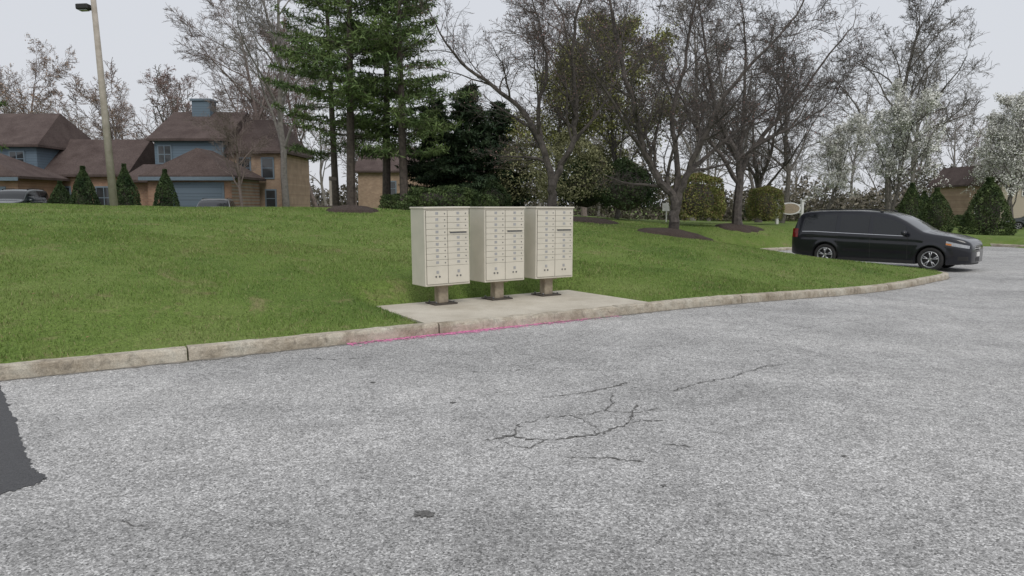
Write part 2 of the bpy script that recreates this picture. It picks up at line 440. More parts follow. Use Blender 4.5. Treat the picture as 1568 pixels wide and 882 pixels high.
# ------------------------------------------------------------------ trees
def tubes(branches, rmin=0.0):
    Vs=[];Fs=[];base=0
    for big in (True,False):
        Bs=[b for b in branches if (b[1][0]>.035)==big]
        if not Bs: continue
        k=8 if big else 3
        Pt=np.array([p for b in Bs for p in b[0]]); Rr=np.maximum(np.array([r for b in Bs for r in b[1]]),rmin)
        ids=np.repeat(np.arange(len(Bs)),[len(b[0]) for b in Bs])
        same=ids[1:]==ids[:-1]
        D=np.diff(Pt,axis=0); T=np.zeros_like(Pt); T[:-1][same]+=D[same]; T[1:][same]+=D[same]
        T/= (np.linalg.norm(T,axis=1)[:,None]+1e-9)
        ref=np.array([.73,.61,.3]); A=np.cross(T,ref); A/=(np.linalg.norm(A,axis=1)[:,None]+1e-9); B=np.cross(T,A)
        an=np.arange(k)*2*np.pi/k
        ring=Pt[:,None,:]+Rr[:,None,None]*(A[:,None,:]*np.cos(an)[None,:,None]+B[:,None,:]*np.sin(an)[None,:,None])
        Vs.append(ring.reshape(-1,3))
        i=np.where(same)[0]; j=np.arange(k); jn=(j+1)%k
        f=np.stack([i[:,None]*k+j,i[:,None]*k+jn,(i[:,None]+1)*k+jn,(i[:,None]+1)*k+j],2).reshape(-1,4)+base
        Fs.append(f); base+=len(Vs[-1])
    return np.concatenate(Vs),np.concatenate(Fs)
def vnorm(a):
    l=math.sqrt(a[0]*a[0]+a[1]*a[1]+a[2]*a[2])+1e-9; return (a[0]/l,a[1]/l,a[2]/l)
def away(d,ang,rnd):
    while True:
        v=(rnd.gauss(0,1),rnd.gauss(0,1),rnd.gauss(0,1)); dt=v[0]*d[0]+v[1]*d[1]+v[2]*d[2]
        v=(v[0]-dt*d[0],v[1]-dt*d[1],v[2]-dt*d[2])
        if v[0]**2+v[1]**2+v[2]**2>.05: break
    v=vnorm(v); c,s=math.cos(ang),math.sin(ang)
    return (d[0]*c+v[0]*s,d[1]*c+v[1]*s,d[2]*c+v[2]*s)
class Par: pass
def par(**k):
    p=Par(); p.n=[9,6,5,4,3]; p.ch=[2,1.8,1.7,1.2,0]; p.start=[.3,.25,.2,.2,0]; p.ratio=[.48,.5,.5,.55,.5]
    p.ang=[.7,.75,.8,.8,.8]; p.wob=[.08,.16,.2,.22,.25]; p.up=[.03,.07,.06,.04,.02]; p.max=4; p.rr=.55; p.tip=.25
    for a,b in k.items(): setattr(p,a,b)
    return p
def spawn(out,rnd,p,d,L,r,t,lvl,P):
    c=P.ch[lvl]; c=int(c)+(rnd.random()<c-int(c))
    for _ in range(c):
        cd=away(d,P.ang[lvl]*rnd.uniform(.6,1.3),rnd)
        if cd[2]<-.25: cd=(cd[0],cd[1],-.1)
        grow(out,rnd,p,vnorm(cd),L*P.ratio[lvl]*(1.2-.65*t)*rnd.uniform(.7,1.2),max(r*P.rr,.004),lvl+1,P)
def grow(out,rnd,p,d,L,r,lvl,P):
    n=P.n[lvl]; pts=[p]; rad=[r]; st=L/n; w=P.wob[lvl]; up=P.up[lvl]
    for i in range(n):
        t=(i+1)/n
        d=vnorm((d[0]+rnd.gauss(0,w),d[1]+rnd.gauss(0,w),d[2]+rnd.gauss(0,w)+up))
        p=(p[0]+d[0]*st,p[1]+d[1]*st,p[2]+d[2]*st)
        rr=r*(1-t*(1-P.tip)); pts.append(p); rad.append(rr)
        if lvl<P.max and t>=P.start[lvl]: spawn(out,rnd,p,d,L,rr,t,lvl,P)
    out.append((pts,rad,lvl))
def quads_at(C,size,g,aspect=.6):
    n=len(C); a=g.normal(size=(n,3)); a/=np.linalg.norm(a,axis=1)[:,None]
    b=np.cross(a,g.normal(size=(n,3))); b/=(np.linalg.norm(b,axis=1)[:,None]+1e-9)
    s=(size*g.uniform(.6,1.4,n))[:,None]
    V=np.stack([C-a*s,C+b*s*aspect,C+a*s,C-b*s*aspect],1).reshape(-1,3)
    return V,np.arange(4*n).reshape(n,4)
def assemble(name,branches,bark,leafC=None,leafmat_=None,size=.05,seed=0,rmin=.004,aspect=.6):
    V,F=tubes(branches,rmin); mi=np.zeros(len(F)); mats=[bark]
    if leafC is not None and len(leafC):
        g=np.random.default_rng(seed); v,f=quads_at(np.asarray(leafC),size,g,aspect)
        F=np.concatenate([F,f+len(V)]); V=np.concatenate([V,v]); mi=np.concatenate([mi,np.ones(len(f))]); mats.append(leafmat_)
    return np_mesh(name,V,F,mats,mi,smooth=False)
def tips(branches,minlvl,per,spread,rnd,prob=1):
    C=[]
    for b in branches:
        if b[2]>=minlvl:
            for p in b[0][1:]:
                if rnd.random()<prob:
                    for _ in range(per): C.append((p[0]+rnd.gauss(0,spread),p[1]+rnd.gauss(0,spread),p[2]+rnd.gauss(0,spread)))
    return C
def generic(name,seed,H,bark,leaf=None,prob=1,per=1,size=.05,spread=.06,r=None,P=None,rmin=.006):
    rnd=random.Random(seed); out=[]
    P=P or par()
    grow(out,rnd,(0,0,-.2),vnorm((rnd.gauss(0,.04),rnd.gauss(0,.04),1)),H,r or H*.017,0,P)
    C=tips(out,P.max-1,per,spread,rnd,prob) if leaf else None
    return assemble(name,out,bark,C,leaf,size,seed,rmin)
def limbed(name,seed,limbs,bark,P,leaf=None,prob=.3,size=.03,Lc=2.4,rmin=.005,per=1):
    rnd=random.Random(seed); out=[]
    for li,(L,r0,r1,t0) in enumerate(limbs):
        pts=[np.array(p,float) for p in L]; sm=[]
        Pp=[2*pts[0]-pts[1]]+pts+[2*pts[-1]-pts[-2]]
        for i in range(1,len(Pp)-2):
            for k in range(4):
                t=k/4; a,b,c_,d_=Pp[i-1],Pp[i],Pp[i+1],Pp[i+2]
                q=.5*((2*b)+(-a+c_)*t+(2*a-5*b+4*c_-d_)*t*t+(-a+3*b-3*c_+d_)*t**3)
                sm.append(q+np.array([rnd.gauss(0,.03),rnd.gauss(0,.03),0])*(1 if len(sm) else 0))
        sm.append(pts[-1]); n=len(sm)
        rad=[r0+(r1-r0)*(i/(n-1))**.8 for i in range(n)]
        if t0==0: rad[0]*=1.6; rad[1]*=1.15
        for i in range(1,n):
            t=i/(n-1); d=vnorm(tuple(sm[i]-sm[i-1]))
            if t>=max(t0,.35) and rnd.random()<.8:
                cd=vnorm(away(d,.8*rnd.uniform(.6,1.25),rnd))
                grow(out,rnd,tuple(sm[i]),cd,Lc*rnd.uniform(.5,1.15)*(1.15-.4*t),rad[i]*.5,1,P)
        grow(out,rnd,tuple(sm[-1]),vnorm(tuple(sm[-1]-sm[-2])),Lc*.9,r1,1,P)
        out.append(([tuple(p) for p in sm],rad,0))
    C=tips(out,3,per,.04,rnd,prob) if leaf else None
    return assemble(name,out,bark,C,leaf,size,seed,rmin)
PN=par(ch=[2,1.3,1.25,1.0,0],n=[9,6,5,4,3],ratio=[.5,.55,.6,.6,.5],start=[.3,.15,.15,.15,0],up=[.03,.06,.04,.02,.0])
def place(name,me,x,y,rz=0,s=1,sz=None,parent=None,dz=0):
    return obj(name,me,(x,y,Z(x,y)+dz),(0,0,rz),parent,(s,s,sz or s))

me=limbed('bare_tree_mesh_a',21,[
  ([(0,0,-.3),(.02,0,.6),(.0,0,1.15),(-.45,.1,1.7),(-.95,.1,2.6),(-1.4,-.2,4.0),(-1.8,-.1,5.4),(-2.1,.1,6.9)],.20,.05,0),
  ([(.02,0,.5),(.15,0,1.2),(.40,-.1,2.0),(1.0,-.3,3.4),(1.7,-.5,4.8),(3.0,-.7,6.2)],.16,.04,.25),
  ([(0,0,1.0),(.15,.3,2.2),(.0,.5,3.9),(.4,.8,5.6),(.7,1.0,7.4)],.12,.04,.35),
  ([(.35,-.1,1.9),(1.2,.3,2.6),(2.3,.6,3.5),(3.4,.9,4.2)],.09,.03,.3),
  ([(-1.0,.1,2.7),(-1.9,-.5,3.8),(-2.8,-.9,5.0)],.07,.03,.3)],M_barkd,PN,M_bud,.10,.022,Lc=2.9)
place('bare_cherry_tree',me,5.37,24.0,dz=.05)
me=limbed('bare_tree_mesh_b',22,[
  ([(0,0,-.3),(.0,0,.8),(-.02,0,1.55),(-.45,.1,2.9),(-1.1,.2,4.1),(-2.3,.3,5.1),(-3.5,.4,6.0)],.21,.05,0),
  ([(0,0,1.2),(.25,0,1.9),(.75,-.1,2.9),(.88,-.1,4.2),(.7,-.3,6.0),(.9,-.4,7.8)],.16,.045,.3),
  ([(-.45,.1,2.9),(-.5,.5,4.3),(-.2,.8,6.0),(-.5,.9,7.6)],.10,.035,.3),
  ([(.75,-.1,2.9),(1.6,.1,3.9),(2.5,.3,5.4)],.08,.03,.3)],M_barkd,PN,M_bud,.16,.024,Lc=3.0)
place('bare_cherry_tree',me,1.55,28.0)
me=limbed('bare_tree_mesh_c',23,[
  ([(0,0,-.3),(.0,0,1.2),(.05,0,2.6),(-.2,0,3.4),(-.9,.2,4.8),(-1.3,.3,6.4),(-1.6,.4,8.2)],.24,.05,0),
  ([(.05,0,2.2),(.4,0,3.2),(1.2,-.2,4.4),(2.4,-.4,5.8),(3.6,-.6,7.6)],.17,.04,.3),
  ([(.0,0,2.5),(.2,.3,4.2),(.3,.5,6.2),(.2,.6,8.8)],.15,.04,.3),
  ([(.0,0,2.0),(-1.0,-.3,3.3),(-2.2,-.4,4.6),(-3.2,-.6,6.4)],.12,.03,.3),
  ([(.8,-.1,3.8),(2.2,.4,4.4),(4.0,.7,5.4)],.09,.03,.3)],M_barkd,PN,M_bud,.06,.026,Lc=3.4,rmin=.006)
place('bare_cherry_tree',me,10.3,33.0)
place('bare_cherry_tree',me,15.0,44.0,2.2,.85)

BT=[generic('bare_tall_%d'%i,40+i,15,[M_barkl,M_bark,M_barkr][i%3],P=par(),rmin=.011) for i in range(3)]
BUD=[generic('bud_tree_%d'%i,60+i,12,M_barkr,[M_bud,M_budo][i],prob=.22,size=.055,spread=.1,rmin=.011) for i in range(2)]
PF=par(max=3,n=[8,5,4,3,2],ch=[2,2,1.8,0,0])
FAR=[generic('far_tree_%d'%i,50+i,14,[M_barkl,M_bark,M_barkr,M_barkl][i],P=PF,rmin=.028) for i in range(4)]
GRN=generic('green_tree',71,9,M_bark,M_olive,prob=.7,per=2,size=.07,spread=.18,rmin=.008,P=par(start=[.15,.2,.2,.2,0],max=4,ch=[2,1.7,1.5,1,0]))
WHT=[generic('white_tree_%d'%i,80+i,8.5,M_bark,M_white,prob=.5,per=2,size=.065,spread=.12,rmin=.008,P=par(start=[.22,.2,.2,.2,0],up=[.03,.12,.08,.05,.02],ch=[2,1.7,1.5,1,0])) for i in range(2)]

place('bare_maple_tree',BT[0],-15.6,50,.3,1.05); place('bare_maple_tree',BT[2],-19.5,60,1.3,1.0)
place('bare_maple_tree',BUD[0],-16.5,62,2,1.15)
place('bare_maple_tree',BT[1],31.5,60,.5,1.12); place('bare_maple_tree',BT[0],36.5,66,1.9,.95)
place('bare_maple_tree',BT[2],5.0,50,1.2,.9); place('bare_maple_tree',BT[0],13.5,54,3.2,.95)
place('bare_maple_tree',BT[1],20.5,55,4.2,.85)
place('bare_maple_tree',BUD[0],-34,74,.7,1.05); place('bare_maple_tree',BUD[1],-51,76,2.7,1.15)
place('bare_maple_tree',BUD[1],-43,80,.4,.95); place('bare_maple_tree',BUD[0],-27.5,76,4.7,1.0)
place('bare_ornamental_tree',BT[2],-16.0,43,2,.42)
place('budding_tree',GRN,5.5,38,.2,.95); place('budding_tree',GRN,2.6,42,2.4,.85)
place('blossoming_pear_tree',WHT[0],28.2,54,.4,.95); place('blossoming_pear_tree',WHT[1],26.0,60,1.4,.85)
place('blossoming_pear_tree',WHT[1],38.0,56,2.2,1.05); place('blossoming_pear_tree',WHT[0],43.0,62,3.1,.95)

par_t=empty('distant_trees')
rnd=random.Random(9)
for i in range(62):
    x=-95+i*3.2+rnd.uniform(-2,2); y=rnd.uniform(78,120)
    mt=rnd.choice(FAR); k=rnd.uniform(.65,1.0)
    obj('tree_%d'%i,mt,(x,y,-.2),(0,0,rnd.uniform(0,6)),par_t,(k,k,k))
g=np.random.default_rng(5)
n=120000
x=g.uniform(-100,110,n); y=g.uniform(84,96,n); top=4.6+1.4*np.sin(x*.13)+1.0*np.sin(x*.37+1)+.8*np.sin(x*.9)+.5*np.sin(x*2.3)
z=g.uniform(0,1,n)**1.2*top
v,f=quads_at(np.stack([x,y,z],1),.23,g,.45)
obj('distant_thicket',np_mesh('distant_thicket',v,f,[M_thick]))

# pines ------------------------------------------------
def pine(name,seed,H,start,Rad,bark,leaf,droop=.0,whorl=.55,per=5,qs=.13,dens=5,subs=.33,conic=.75,tr=.24,jit=.075,asp=.2,skip=.12):
    rnd=random.Random(seed); g=np.random.default_rng(seed); br=[]; C=[];
    lean=(rnd.gauss(0,.01),rnd.gauss(0,.01))
    br.append(([(lean[0]*z,lean[1]*z,z) for z in np.linspace(-.3,H,14)],list(np.linspace(tr,.03,14)),0))
    z=start
    while z<H-.2:
        f=(z-start)/(H-start); L0=Rad*((1-f)**conic)*(0.6+.4*min(1,f*5))
        for k in range(per):
            L=L0*rnd.uniform(.55,1.2)
            if rnd.random()<skip: continue
            a=rnd.uniform(0,2*math.pi); el=rnd.uniform(-.10,.2)-droop+f*.35
            p=(lean[0]*z,lean[1]*z,z+rnd.uniform(-.2,.2)); pts=[p]; n=7; d=(math.cos(a)*math.cos(el),math.sin(a)*math.cos(el),math.sin(el))
            for i in range(n):
                d=vnorm((d[0]+rnd.gauss(0,.07),d[1]+rnd.gauss(0,.07),d[2]+rnd.gauss(0,.05)+.03-droop*.1))
                p=(p[0]+d[0]*L/n,p[1]+d[1]*L/n,p[2]+d[2]*L/n); pts.append(p)
            br.append((pts,list(np.linspace(.035,.008,n+1)),1))
            m_=max(3,int(L/subs))
            for j in range(m_):
                t=.25+.75*j/m_; q=pts[min(n,int(t*n))]; sl=L*.32*(1.15-t)*rnd.uniform(.7,1.3)+.18
                for sd in (-1,1):
                    aa=a+sd*rnd.uniform(.5,1.1); e=(q[0]+math.cos(aa)*sl,q[1]+math.sin(aa)*sl,q[2]+rnd.uniform(-.05,.12)-droop*.4*sl)
                    br.append(([q,e],[.012,.006],2))
                    for u in np.linspace(.3,1,3):
                        C+= [(q[0]+(e[0]-q[0])*u,q[1]+(e[1]-q[1])*u,q[2]+(e[2]-q[2])*u)]*dens
        z+=whorl*rnd.uniform(.7,1.3)
    C=np.array(C); C=C+g.normal(0,jit,C.shape)*np.array([1,1,.6])
    return assemble(name,br,bark,C,leaf,qs,seed,.006,asp)
P1=pine('pine_mesh_a',1,19,3.6,4.6,M_pinebark,M_pine,whorl=.62,qs=.16,dens=5,jit=.10,asp=.16,conic=.55,skip=.2)
P2=pine('pine_mesh_b',2,17,3.0,4.2,M_pinebark,M_pine,whorl=.62,qs=.16,dens=5,jit=.10,asp=.16,conic=.55,skip=.2)
place('pine_tree',P1,-7.9,35.5); place('pine_tree',P2,-6.6,38.0,1.0,.98); place('pine_tree',P2,-5.2,35.0,2.6,.92)
place('pine_tree',P1,-10.2,42,2.2,.95)
place('pine_tree',P2,-28.4,36,1.2,.8)
SP=pine('spruce_mesh',5,8.0,.3,3.0,M_barkd,M_spruce,droop=.22,whorl=.30,per=8,dens=6,qs=.14,subs=.27,conic=.6,tr=.14,jit=.10,asp=.25)
place('spruce_tree',SP,-2.2,38.0,0,.85); place('spruce_tree',SP,-4.2,40,1,.8); place('spruce_tree',SP,-.8,41,2,.8)

# shrubs -------------------------------------------------
def shrub(name,seed,rx,ry,H,n,leaf,size,kind='ball',core=True):
    g=np.random.default_rng(seed)
    d=g.normal(size=(n,3)); d/=np.linalg.norm(d,axis=1)[:,None]; d[:,2]=np.where(d[:,2]<-.6,-d[:,2],d[:,2])
    ph=g.uniform(0,6,9)
    nz=.09*np.sin(d[:,0]*5+ph[0]+d[:,2]*4)+.08*np.sin(d[:,1]*6+ph[1])+.06*np.sin(d[:,2]*9+ph[2]+d[:,0]*7)+.04*np.sin(d[:,1]*17+d[:,0]*15+ph[3])
    rad=(1+nz)-np.abs(g.normal(0,.13,n))
    if kind=='box':
        m_=np.max(np.abs(d),axis=1); rad=(1+nz*.4-np.abs(g.normal(0,.05,n)))*(1/m_)**.62
    P_=d*rad[:,None]
    if kind=='cone':
        hh=g.uniform(0,1,n); a=g.uniform(0,2*np.pi,n); pr=np.sin(np.clip(hh+.08,0,1)**.75*np.pi*.97)**.6*(1-hh*.55)
        pr=np.where(hh<.12,.8+hh*1.2,pr)
        pr=pr*(1+.10*np.sin(a*4+ph[4]+hh*7)+.07*np.sin(a*9+hh*23+ph[5]))-np.abs(g.normal(0,.12,n))*pr
        C=np.stack([np.cos(a)*pr*rx,np.sin(a)*pr*ry,hh*H],1)
    else:
        C=np.stack([P_[:,0]*rx,P_[:,1]*ry,(P_[:,2]*.5+.5)*H],1); C[:,2]=np.maximum(C[:,2],.02)
    v,f=quads_at(C,size,g,.6)
    V=[v];F=[f];mi=[np.zeros(len(f))]
    u=np.linspace(0,np.pi,9); w=np.linspace(0,2*np.pi,13)[:-1]
    cv=[]
    for a in u:
        for b in w:
            k=.68
            if kind=='cone': hz=(1-math.cos(a))/2; q=(math.cos(b)*rx*k*.8*math.sin(a)*(1-hz*.5),math.sin(b)*ry*k*.8*math.sin(a)*(1-hz*.5),hz*H*.86)
            else:
                q=(math.cos(b)*math.sin(a)*rx*k,math.sin(b)*math.sin(a)*ry*k,(math.cos(a)*k*.5+.5)*H)
            cv.append(q)
    if core:
        cf=[[i*12+j,i*12+(j+1)%12,(i+1)*12+(j+1)%12,(i+1)*12+j] for i in range(8) for j in range(12)]
        V.append(np.array(cv)); F.append(np.array(cf)+len(v)); mi.append(np.ones(len(cf)))
    return np_mesh(name,np.concatenate(V),np.concatenate(F),[leaf,M_barkd],np.concatenate(mi))
HB=shrub('hedge_mesh',1,1.15,.9,2.3,13000,M_hedge,.038,'box')
place('trimmed_hedge',HB,8.4,32.8,.2,1.0); place('trimmed_hedge',HB,12.8,36.5,.8,.82)
place('trimmed_hedge',HB,10.2,37.5,1.4,.8)
OL=shrub('olive_shrub_mesh',2,2.2,1.8,4.2,7000,M_olive2,.06,'ball',False)
place('budding_shrub',OL,3.0,35.5,.2,.95); place('budding_shrub',OL,.4,39,1.2,.9); place('budding_shrub',OL,5.5,42,1.9,1.0)
DS=shrub('dark_shrub_mesh',3,1.6,1.4,3.0,9000,M_arbor,.055,'ball')
place('evergreen_shrub',DS,5.6,35.5,.2,.95); place('evergreen_shrub',DS,4.0,39,1.2,1.1)
place('evergreen_shrub',DS,-1.0,36.5,.6,.6); place('evergreen_shrub',DS,17.5,50,.6,.8)
JN=shrub('juniper_mesh',4,2.0,1.2,1.4,9000,M_juniper,.05,'ball')
place('juniper_shrub',JN,-3.2,33.0,.2,.95); place('juniper_shrub',JN,-1.7,34,1.2,.8); place('juniper_shrub',JN,-5.6,36,1.2,.7)
AR=shrub('arborvitae_mesh',6,1.25,1.25,3.3,9000,M_arbor,.06,'cone')
AG=shrub('arborvitae_green_mesh',7,1.45,1.45,3.4,12000,M_arbor2,.05,'cone')
for (x,y,s_,z_) in [(-24.8,42,.75,.95),(-22.4,42,.72,1.0),(-20.3,42.5,.7,.92),(-26.8,43,.7,.7)]:
    place('arborvitae',AR,x,y,x,s_,z_)
for (x,y,s_,z_) in [(27.0,41,1.0,.95),(26.4,45,.8,.8),(27.6,50,.8,.95),(29.6,52,.7,.8)]:
    place('arborvitae',AG,x,y,x,s_,z_)
place('juniper_shrub',JN,22,50,.5,.8); place('juniper_shrub',JN,25,54,.5,.9); place('juniper_shrub',JN,33,52,.5,.8)

# ------------------------------------------------------------------ houses
def brickmat(name,a,b):
    m,nt,bs=newmat(name); co=N(nt,'ShaderNodeTexCoord').outputs['Object']
    mp=N(nt,'ShaderNodeMapping'); mp.inputs['Rotation'].default_value=(R(90),0,0); nt.links.new(co,mp.inputs[0])
    t=N(nt,'ShaderNodeTexBrick'); t.inputs['Scale'].default_value=2.4; t.inputs['Color1'].default_value=(*a,1); t.inputs['Color2'].default_value=(*b,1)
    t.inputs['Mortar'].default_value=(.33,.28,.24,1); t.inputs['Mortar Size'].default_value=.012
    nt.links.new(mp.outputs[0],t.inputs[0])
    nt.links.new(mix(nt,t.outputs[0],ramp(nt,noise(nt,1.5,3,.6,co),[(.3,.8),(.7,1.1)]),1,'MULTIPLY'),bs.inputs['Base Color'])
    bs.inputs['Roughness'].default_value=.9
    return m
M_brick=brickmat('orange_brick',(.38,.23,.155),(.30,.175,.12))
M_brickt=brickmat('tan_brick',(.43,.31,.22),(.35,.24,.17))
def siding(name,c,sc=5.5):
    m,nt,bs=newmat(name); co=N(nt,'ShaderNodeTexCoord').outputs['Object']
    w=N(nt,'ShaderNodeTexWave'); w.bands_direction='Z'; w.wave_profile='SAW'; w.inputs['Scale'].default_value=sc/6.28*2; nt.links.new(co,w.inputs[0])
    c1=mix(nt,c,ramp(nt,w.outputs['Fac'],[(0,.65),(.25,1.0),(1,1.0)]),1,'MULTIPLY')
    nt.links.new(c1,bs.inputs['Base Color']); bs.inputs['Roughness'].default_value=.75
    return m
M_blue=siding('blue_siding',(.13,.18,.23)); M_blued=siding('blue_garage_door',(.14,.185,.235),2.5); M_tan=siding('tan_siding',(.48,.42,.34))
m,nt,bs=newmat('brown_shingles'); co=N(nt,'ShaderNodeTexCoord').outputs['Object']
c=ramp(nt,noise(nt,1.0,3,.6,co),[(.3,(.075,.056,.052)),(.7,(.12,.093,.086))])
c=mix(nt,c,ramp(nt,noise(nt,14,2,.8,co),[(.3,.7),(.7,1.3)]),1,'MULTIPLY')
nt.links.new(c,bs.inputs['Base Color']); bs.inputs['Roughness'].default_value=.95; bs.inputs['Specular IOR Level'].default_value=.15
M_roof=m
M_trim=simple('blue_trim',(.17,.22,.27)); M_wtrim=simple('white_trim',(.7,.7,.68)); 
M_glass=simple('window_glass',(.03,.035,.04),(.05,.055,.06),1,.08,spec=.8)
def roof(name,x0,x1,y0,y1,ze,zr,axis_,mat,parent,hip=0.0,ov=.35,th=.16):
    x0-=ov;x1+=ov;y0-=ov;y1+=ov
    if axis_=='x': ym=(y0+y1)/2; A=(x0+hip,ym,zr); B=(x1-hip,ym,zr)
    else: xm=(x0+x1)/2; A=(xm,y0+hip,zr); B=(xm,y1-hip,zr)
    c=[(x0,y0),(x1,y0),(x1,y1),(x0,y1)]
    V=[(p[0],p[1],ze) for p in c]+[A,B]+[(p[0],p[1],ze-th) for p in c]
    if axis_=='x': F=[(0,1,5,4),(2,3,4,5),(1,2,5),(3,0,4)]
    else: F=[(1,2,5,4),(3,0,4,5),(0,1,4),(2,3,5)]
    F+=[(0,6,7,1),(1,7,8,2),(2,8,9,3),(3,9,6,0),(9,8,7,6)]
    return obj(name,py_mesh(name,V,F,[mat]),parent=parent)
def gwall(name,x0,x1,y0,y1,z0,ze,zr,axis_,mat,parent):
    if axis_=='x': ym=(y0+y1)/2; V=[(x,y,z) for x in (x0,x1) for (y,z) in ((y0,z0),(y1,z0),(y1,ze),(ym,zr),(y0,ze))]
    else: xm=(x0+x1)/2; V=[(x,y,z) for y in (y0,y1) for (x,z) in ((x0,z0),(x1,z0),(x1,ze),(xm,zr),(x0,ze))]
    F=[(0,1,2,3,4),(9,8,7,6,5),(0,5,6,1),(1,6,7,2),(2,7,8,3),(3,8,9,4),(4,9,5,0)]
    return obj(name,py_mesh(name,V,F,[mat]),parent=parent)
def window(parent,x0,x1,y,z0,z1,trim=None,bars=1):
    trim=trim or M_trim
    box('window_frame',x0-.1,x1+.1,y-.06,y+.02,z0-.1,z1+.1,trim,parent)
    box('window_pane',x0,x1,y-.075,y-.03,z0,z1,M_glass,parent)
    for k in range(bars):
        xm=x0+(x1-x0)*(k+1)/(bars+1); box('mullion',xm-.025,xm+.025,y-.09,y-.05,z0,z1,trim,parent)
    box('mullion',x0,x1,y-.088,y-.052,(z0+z1)/2-.025,(z0+z1)/2+.025,trim,parent)
def garage(parent,x0,x1,y,z0,z1):
    box('garage_surround',x0-.15,x1+.15,y-.05,y+.02,z0,z1+.15,M_trim,parent)
    box('garage_door',x0,x1,y-.07,y-.02,z0,z1,M_blued,parent)
    for k in range(1,4): box('door_rail',x0,x1,y-.085,y-.06,z0+(z1-z0)*k/4-.02,z0+(z1-z0)*k/4+.02,M_trim,parent)
zb=.2
B=empty('blue_and_brick_house')
gwall('main_wall',-24.5,-19.8,50,58,zb,6.2,8.2,'x',M_blue,B); roof('main_roof',-24.5,-19.8,50,58,6.2,8.5,'x',M_roof,B)
box('east_wall',-19.8,-15.9,50.5,57,zb,5.4,M_brickt,B); roof('east_roof',-20.2,-15.9,50.5,57,5.4,7.9,'x',M_roof,B,hip=1.4)
box('chimney',-23.2,-21.9,53.2,54.4,7.0,9.2,M_blue,B); box('chimney_cap',-23.3,-21.8,53.1,54.5,9.2,9.35,M_trim,B)
box('garage_wall',-22.6,-17.4,45,50,zb,3.5,M_brick,B); roof('garage_roof',-22.6,-17.4,45,50,3.5,5.3,'y',M_roof,B,hip=1.6)
box('porch_wall',-24.8,-22.6,47,50,zb,3.3,M_brick,B); roof('porch_roof',-24.8,-22.6,46.8,50.5,3.3,4.4,'x',M_roof,B,hip=.5)
garage(B,-21.0,-18.0,45,zb,2.95)
window(B,-24.2,-23.4,50,4.6,5.7); window(B,-18.9,-18.2,50.5,3.6,4.9,bars=0); window(B,-17.3,-16.6,50.5,3.6,4.9,bars=0); window(B,-17.1,-16.5,50.5,1.6,2.7,bars=0)
box('fascia',-22.97,-17.03,44.6,44.645,3.2,3.42,M_trim,B)
box('downspout',-19.85,-19.75,49.9,49.99,zb,6.1,M_trim,B)
A=empty('blue_townhouse')
box('tower_wall',-41,-32.6,50,58,zb,5.8,M_blue,A); roof('tower_roof',-41,-32.6,50,58,5.8,8.4,'x',M_roof,A,hip=1.0)
gwall('wing_wall',-32.6,-26.9,50.5,57,zb,3.8,6.2,'x',M_brick,A); roof('wing_roof',-32.6,-26.9,50.5,57,3.8,6.5,'x',M_roof,A)
box('garage_wall',-38,-31.0,45.5,50,zb,3.5,M_brick,A); roof('garage_roof',-38,-31.0,45.5,50,3.5,5.3,'y',M_roof,A,hip=1.8)
garage(A,-34.9,-31.9,45.5,zb,2.7); garage(A,-37.6,-35.6,45.5,zb,2.7)
window(A,-34.4,-33.5,50,4.4,5.3); window(A,-31.6,-30.8,50.5,1.6,2.9,bars=0); window(A,-28.9,-27.9,50.5,1.5,2.9)
box('fascia',-38.3,-30.7,45.1,45.145,3.2,3.42,M_trim,A)
C_=empty('brown_townhouse')
gwall('wall',-14,-3,66,74,0,4.8,7.0,'x',M_brickt,C_); roof('roof',-14,-3,66,74,4.8,7.2,'x',M_roof,C_)
window(C_,-11.6,-10.6,66,2.6,3.8); window(C_,-7,-6,66,2.6,3.8)
D=empty('tan_house')
gwall('wall',44.6,53,66,74,-.5,4.3,6.6,'y',M_tan,D); roof('roof',44.6,53,66,74,4.3,6.7,'y',simple('grey_shingles',(.20,.185,.17),(.14,.13,.12),9,.9),D)
box('brick_bay',42.3,44.6,67,73,-.5,3.6,M_brickt,D); roof('bay_roof',42.3,44.6,67,73,3.6,5.4,'y',M_roof,D)
box('chimney',47.2,48.6,68,69,4.5,7.4,M_tan,D)
window(D,46.5,47.8,66,2.6,3.9,M_wtrim); window(D,49.5,50.8,66,2.6,3.9,M_wtrim); window(D,42.9,43.7,67,1.0,2.3,M_wtrim)
box('garage_door',49.2,52.2,65.9,65.98,-.5,1.8,M_wtrim,D)

